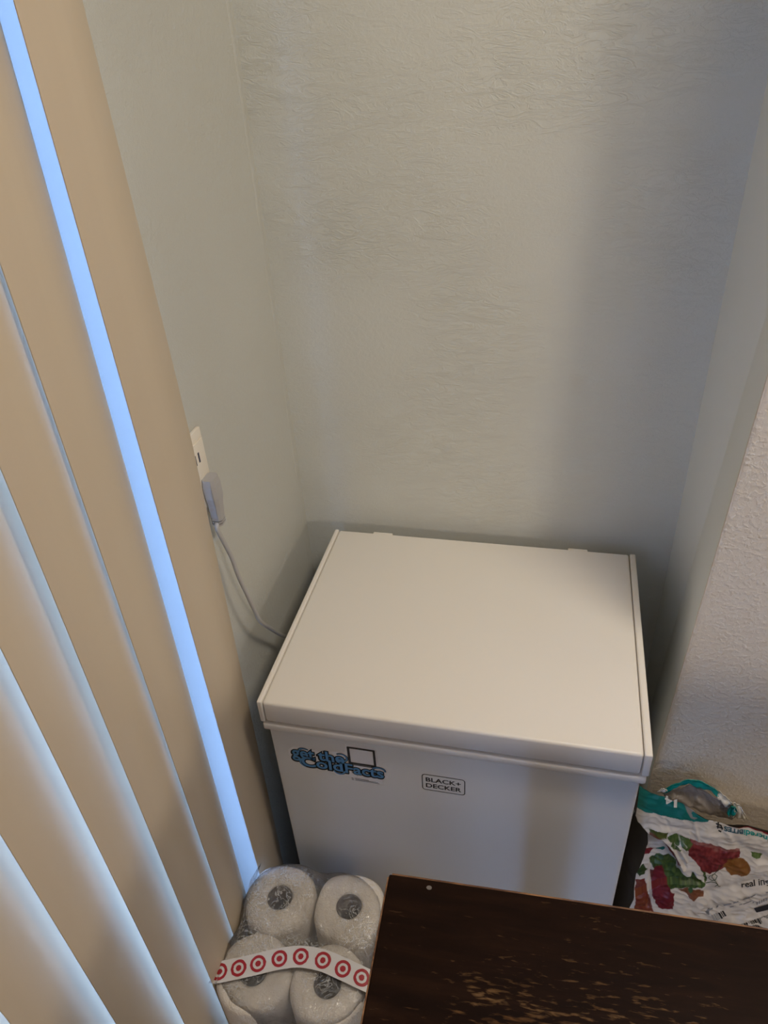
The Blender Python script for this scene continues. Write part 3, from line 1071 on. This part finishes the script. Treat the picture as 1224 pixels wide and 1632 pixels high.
FOLD = [(985, 1290), (1014, 1299), (1018, 1311), (1035, 1327), (1056, 1334), (1074, 1349), (1084, 1372), (1088, 1386), (1094, 1390), (1099, 1389), (1101, 1381), (1106, 1383), (1111, 1392), (1119, 1398), (1118, 1402), (1060, 1403), (985, 1440)]
infold = inpoly(U, Vp, FOLD)
dm = np.full(X_.shape, 1e3)
for a, b in zip(FOLD[1:-3], FOLD[2:-2]):
    dm = np.minimum(dm, seg_dist(a, b))
dep += np.where(infold, 0.012 * sstep(dm / 7.0), 0)
# deep notch between freezer and bag
NOT = [(1016, 1312), (1036, 1328), (1052, 1338), (1046, 1344), (1026, 1349), (1021, 1360), (1012, 1362)]
dn = np.full(X_.shape, 1e3)
for a, b in zip(NOT, NOT[1:] + NOT[:1]):
    dn = np.minimum(dn, seg_dist(a, b))
dep += np.where(inpoly(U, Vp, NOT), 0.035 * sstep(dn / 5.0), 0)
for P0, P1, wd, am in (((1070, 1346), (1088, 1380), 2.5, -0.0030), ((1076, 1346), (1092, 1376), 2.0, 0.0030), ((1082, 1345), (1094, 1368), 2.0, -0.0025),
                       ((1030, 1310), (1100, 1318), 4, 0.0016), ((1040, 1318), (1160, 1326), 5, -0.0015), ((1105, 1303), (1112, 1332), 3, -0.0018), ((1060, 1300), (1068, 1318), 3, 0.0015),
                       ((1125, 1415), (1215, 1392), 7, 0.0035), ((1110, 1445), (1150, 1415), 7, -0.0030), ((1140, 1430), (1222, 1408), 5, -0.0028), ((1165, 1330), (1150, 1312), 4, -0.0018),
                       ((1190, 1440), (1170, 1455), 5, 0.002), ((1040, 1375), (1032, 1440), 3, 0.004), ((1030, 1350), (1056, 1345), 3, -0.004), ((1178, 1340), (1222, 1362), 8, 0.003),
                       ((1120, 1392), (1140, 1440), 6, 0.002)):
    dd = seg_dist(P0, P1)
    dep += am * np.exp(-(dd / wd) ** 2)
dep += nz2(34, 34, 7.0, 0.0035) + nz2(75, 60, 8.0, 0.0016) + np.abs(nz2(60, 110, 12.0, 0.0022))
# pillow bulge
uu_ = (X_ - 0.18) / (XRB - 0.18)
dep -= 0.010 * np.sin(np.clip(uu_, 0, 1) * math.pi) ** 0.6
side = np.clip(1 - uu_ / 0.05, 0, 1) ** 2
dep += 0.004 * side
Yd = Y_ + dep
verts = np.stack([X_, Yd, Z_], -1).reshape(-1, 3)
faces = []
for j in range(nv - 1):
    for i in range(nu - 1):
        a = j * nu + i
        faces.append((a, a + 1, a + nu + 1, a + nu))
# back sheet and closing strips
nb = len(verts)
cols = list(range(0, nu - 1, 12)) + [nu - 1]
nc = len(cols)
back = []
for j in range(nv):
    for c_, i in enumerate(cols):
        inset = 0.05 if c_ == 0 else (0.035 if X_[j, i] < X_[j, 0] + 0.035 else 0.0)
        back.append((max(X_[j, i], X_[j, 0] + 0.05) if c_ < 6 else X_[j, i], min(0.818, Y_[j, i] + min(0.085, 0.004 + (Z_[-1, i] - Z_[j, i]) * 0.7)), Z_[j, i] - 0.014 * (j / (nv - 1)) ** 4))
verts = list(map(tuple, verts)) + back
for j in range(nv - 1):
    faces.append((nb + j * nc + nc - 1, nb + (j + 1) * nc + nc - 1, (j + 1) * nu + nu - 1, j * nu + nu - 1))
    for c_ in range(nc - 1):
        a = nb + j * nc + c_
        faces.append((a, a + nc, a + nc + 1, a + 1))
M_bag = mat('bag_film', WHT, 0.36, spec=0.5)
at_ = N(M_bag, 'ShaderNodeVertexColor'); at_.layer_name = 'Print'
L(M_bag, at_.outputs['Color'], M_bag.node_tree.nodes['Principled BSDF'].inputs['Base Color'])
bag = empty('pet_food_bag', (0.38, 0.77, 0), 'crumpled white and teal pet food bag, upside down, standing between freezer and textured wall', 'bag')
bo_ = obj('bag_body', verts, faces, M_bag, bag, smooth=True)
# side fold added at the left edge, coloured dark as the gap's shade
M_side = mat('gusset_gap_shade', (0.022, 0.016, 0.012), 0.6)
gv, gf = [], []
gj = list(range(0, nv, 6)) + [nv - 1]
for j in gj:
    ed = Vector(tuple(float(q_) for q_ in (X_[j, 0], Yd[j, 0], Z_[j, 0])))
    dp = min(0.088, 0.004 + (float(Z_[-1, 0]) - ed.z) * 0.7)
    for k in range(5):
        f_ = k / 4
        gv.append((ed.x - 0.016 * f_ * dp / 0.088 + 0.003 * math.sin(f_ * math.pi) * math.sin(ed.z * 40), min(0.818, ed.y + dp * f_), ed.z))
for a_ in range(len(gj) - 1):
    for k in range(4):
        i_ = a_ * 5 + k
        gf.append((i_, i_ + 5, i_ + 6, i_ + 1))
so_ = obj('gusset_shade', gv, gf, M_side, bag, smooth=True)
so_['label'] = 'side fold of the bag, coloured dark as the shade of the gap'
ca = bo_.data.color_attributes.new('Print', 'FLOAT_COLOR', 'POINT')
arr = np.ones((len(verts), 4), np.float32)
arr[:, :3] = WHT
C = np.where((np.abs(C - np.array(WHT)).sum(-1) < 1e-6)[..., None], C, C * 0.5)
arr[:nb, :3] = C.reshape(-1, 3)
ca.data.foreach_set('color', arr.ravel())

# print that needs crisp edges: laid on the sheet surface
DEPg = dep


def bag_surf(u, v, lift=0.0008):
    """point on the bag front sheet seen at photo position (u, v)"""
    p = bagpt(u, v)
    # nearest grid sample for relief
    k = np.argmin((U - u) ** 2 + (Vp - v) ** 2)
    j_, i_ = divmod(int(k), nu)
    p.y += DEPg[j_, i_] - lift
    return p


def bag_text(name, body, m, p0, p1, height, off=0.02, spacing=1.0):
    """p0 -> p1 baseline in photo pixels, height towards the reader's up of the letters (px, signed vector)"""
    v, f = text_geo(body, 1.0, off, spacing)
    xs = [q_[0] for q_ in v]; ys = [q_[1] for q_ in v]
    x0, x1, y0, y1 = min(xs), max(xs), min(ys), max(ys)
    out = []
    for q_ in v:
        a = (q_[0] - x0) / (x1 - x0); b = (q_[1] - y0) / (y1 - y0)
        out.append(bag_surf(p0[0] + (p1[0] - p0[0]) * a + height[0] * b, p0[1] + (p1[1] - p0[1]) * a + height[1] * b))
    return obj(name, out, f, m, bag)


def bag_poly(name, P, m):
    return obj(name, [bag_surf(*p_) for p_ in P], [tuple(range(len(P)))], m, bag)


M_cream = mat('print_cream', (0.72, 0.68, 0.60), 0.4)
M_teal = mat('print_teal', TEAL, 0.4)
M_navy = mat('print_navy', (0.03, 0.10, 0.14), 0.4)
# the bag stands on its head: the number is turned half round, baseline on top
bag_text('printed_number', '1', M_cream, (1078.5, 1269), (1073.5, 1268.5), (-0.3, 12.5), 0.02)
bag_text('printed_number', '4', M_cream, (1070.5, 1266), (1059.5, 1264.5), (0.0, 13), 0.02)
bag_text('printed_name', 'BITES', M_navy, (1183, 1312.5), (1153, 1309.5), (-0.5, 7.5), 0.03)
bag_text('printed_name', 'incredi', M_teal, (1224, 1322), (1184, 1312.5), (-0.5, 8.5), 0.02)
bag_text('printed_word', 'real ingr', M_black, (1181, 1409), (1231, 1401), (-1, -10.5), 0.015)
for q0, q1, h_ in (((1152, 1434.5), (1164, 1430), 2.2), ((1167, 1429), (1175, 1426), 2.0), ((1162, 1438), (1181, 1431), 1.2), ((1182, 1424), (1193, 1420), 3.0), ((1194, 1419), (1202, 1415), 2.2),
                  ((1183, 1431), (1196, 1426), 1.3), ((1126, 1445), (1135, 1441), 2.0), ((1141, 1440), (1144, 1437), 3.5), ((1218, 1410), (1226, 1409), 2.0), ((1198, 1430), (1200, 1427), 1.5)):
    bag_poly('print_line', [q0, q1, (q1[0] - 0.3, q1[1] - h_), (q0[0] - 0.3, q0[1] - h_)], M_tex)
for P in ([(1140, 1305), (1149, 1308), (1149, 1310), (1140, 1307)], [(1141, 1309.5), (1151, 1312), (1151, 1314), (1141, 1311.5)], [(1143, 1304), (1145, 1304), (1144, 1314), (1142, 1314)],
          [(1147, 1308), (1149, 1308), (1151, 1316), (1149, 1316)], [(1144, 1316), (1149, 1318), (1148, 1320), (1144, 1318)]):
    bag_poly('print_mark', P, M_black)
# lot code: black bar under dotted digits, and bar codes
bag_poly('print_bar', [(1199.5, 1437), (1226, 1430), (1226, 1439), (1204, 1445)], M_black)
for k in range(5):
    x_ = 1203.5 + k * 4.6
    y_ = 1440.0 - k * 1.25
    bag_poly('print_mark', [(x_, y_), (x_ + 1.6, y_ - 0.5), (x_ + 2.6, y_ - 5), (x_ + 1.2, y_ - 4.6)], M_cream)
for k in range(6):
    x_ = 1204 + k * 3.6
    y_ = 1431.5 - k * 1.35
    bag_poly('print_mark', [(x_, y_), (x_ + 1.8, y_ - 0.5), (x_ + 1.5, y_ - 6), (x_, y_ - 5.5)], M_tex)
x_ = 1168.0
rb = random.Random(5)
while x_ < 1226:
    wb = rb.choice([0.8, 1.0, 1.6, 2.6])
    s_ = (x_ - 1168) / 58
    top_ = (x_ - 0, 1463.5 - s_ * 17)
    ln = 20 + s_ * 22
    bag_poly('barcode_bar', [(top_[0], top_[1]), (top_[0] + wb, top_[1] - wb * 0.28), (top_[0] + wb + ln * 0.62, top_[1] - wb * 0.28 + ln), (top_[0] + ln * 0.62, top_[1] + ln)], M_black)
    x_ += wb + rb.choice([0.8, 1.0, 1.7])
for k, (dx, wb) in enumerate(((0, 1.0), (2, 0.8), (4, 1.6), (6.6, 0.8), (8.4, 1.0), (10.6, 3.2), (14.4, 1.4), (16.6, 3.0))):
    bag_poly('barcode_bar', [(1132 + dx, 1449.5 - dx * 0.42), (1132 + dx + wb, 1449.1 - dx * 0.42), (1137 + dx + wb, 1456.5 - dx * 0.42), (1137 + dx, 1457 - dx * 0.42)], M_tex if k < 5 else M_black)
ro_ = [(1138 + 4.5 * math.cos(a_), 1462 + 3.6 * math.sin(a_)) for a_ in [2 * math.pi * k / 16 for k in range(16)]]
ri_ = [(1138 + 3.0 * math.cos(a_), 1462 + 2.2 * math.sin(a_)) for a_ in [2 * math.pi * k / 16 for k in range(16)]]
obj('print_mark', [bag_surf(*p_) for p_ in ro_] + [bag_surf(*p_) for p_ in ri_], [(k, (k + 1) % 16, 16 + (k + 1) % 16, 16 + k) for k in range(16)], M_black, bag)
M_tend = mat('print_tendril', (0.05, 0.07, 0.03), 0.5)
TD = [(1146, 1369), (1144, 1377), (1138, 1385), (1130, 1388), (1128, 1392), (1133, 1396), (1139, 1394), (1142, 1388), (1137, 1385), (1133, 1389), (1140, 1397), (1144, 1404), (1147, 1404)]
TD2 = [(1124, 1401), (1132, 1398), (1138, 1398), (1143, 1400), (1141, 1402), (1138, 1405)]
for T_ in (TD, TD2):
    for a, b in zip(T_, T_[1:]):
        l_ = math.hypot(b[0] - a[0], b[1] - a[1]) or 1
        nx_, ny_ = -(b[1] - a[1]) / l_ * 0.5, (b[0] - a[0]) / l_ * 0.5
        bag_poly('print_tendril', [(a[0] + nx_, a[1] + ny_), (b[0] + nx_, b[1] + ny_), (b[0] - nx_, b[1] - ny_), (a[0] - nx_, a[1] - ny_)], M_tend)

# carry handle: grey inside sheet, teal band folded over its top, white shoulder
M_inner = mat('bag_inner_grey', (0.33, 0.29, 0.26), 0.3)
_n = noise_tex(M_inner, coords(M_inner, (1, 1, 1)), 45, 4, 0.6, 1.0)
bump(M_inner, _n, 0.7, 0.004)


def sheet(name, lower, upper, m, y0, th=0.0016, crump=0.004, seed=0.0, n=40, rows=12):
    """crumpled sheet between two pixel polylines at a depth y0, with thickness"""
    def pl_(P, t):
        k = t * (len(P) - 1); i = min(int(k), len(P) - 2); f = k - i
        return P[i][0] + (P[i + 1][0] - P[i][0]) * f, P[i][1] + (P[i + 1][1] - P[i][1]) * f
    A = []
    for i in range(n + 1):
        lo, up = pl_(lower, i / n), pl_(upper, i / n)
        for j in range(rows + 1):
            s = j / rows
            u_, v_ = lo[0] + (up[0] - lo[0]) * s, lo[1] + (up[1] - lo[1]) * s
            yy = y0(s, i / n) if callable(y0) else y0
            p = at(u_, v_, 1, yy)
            e = crump * noise.noise(Vector((i / n * 6, s * 2.5, seed))) + crump * 0.5 * noise.noise(Vector((i / n * 15, s * 6, seed + 3)))
            A.append(Vector((p.x, p.y + e, p.z)))
    m_ = rows + 1
    V2 = A + [a + Vector((0, th, 0)) for a in A]
    F2 = []
    K = len(A)
    for i in range(n):
        for j in range(rows):
            a = i * m_ + j
            F2.append((a, a + m_, a + m_ + 1, a + 1))
            F2.append((K + a, K + a + 1, K + a + m_ + 1, K + a + m_))
    for i in range(n):
        for j in (0, rows):
            a = i * m_ + j
            F2.append((a, K + a, K + a + m_, a + m_))
    for j in range(rows):
        for i in (0, n):
            a = i * m_ + j
            F2.append((a, a + 1, K + a + 1, K + a))
    return obj(name, V2, F2, m, bag, smooth=True)


sheet('bag_inside', [(1058, 1268), (1090, 1282), (1120, 1294), (1145, 1302), (1166, 1306), (1176, 1306)],
      [(1062, 1262), (1082, 1254), (1098, 1248), (1116, 1256), (1144, 1271), (1168, 1284)], M_inner, lambda s, t: 0.792 + 0.004 * s, seed=1.0, crump=0.007)
sheet('handle_band', [(1056, 1265), (1075, 1258), (1097, 1248), (1112, 1256), (1134, 1262), (1145, 1270)],
      [(1056, 1261), (1072, 1252), (1094, 1243.5), (1112, 1245), (1134, 1254), (1147, 1264)], M_teal, 0.789, seed=4.0, crump=0.004, rows=4)
sheet('handle_band', [(1142, 1270), (1152, 1280), (1160, 1290), (1166, 1299), (1166, 1302), (1168, 1301)],
      [(1146, 1263), (1158, 1272), (1168, 1281), (1173, 1290), (1174, 1295), (1172, 1299)], M_cream, 0.788, seed=6.0, crump=0.006, rows=5)
sheet('handle_knot', [(1158, 1296), (1162, 1301), (1167, 1302), (1172, 1298)],
      [(1162, 1288), (1166, 1284), (1171, 1286), (1175, 1292)], M_teal, 0.784, seed=8.0, crump=0.008, rows=6, n=16)
sheet('bag_shoulder', [(1166, 1301), (1174, 1304), (1184, 1306), (1193, 1309)],
      [(1168, 1281), (1176, 1281), (1183, 1290), (1193, 1308)], M_cream, 0.790, seed=9.0, crump=0.004, rows=8, n=20)
sheet('handle_tip', [(1048, 1262.5), (1056, 1264), (1063, 1262)],
      [(1050, 1261), (1058, 1257.5), (1064, 1260)], M_cream, 0.785, seed=11.0, crump=0.002, rows=4, n=10)
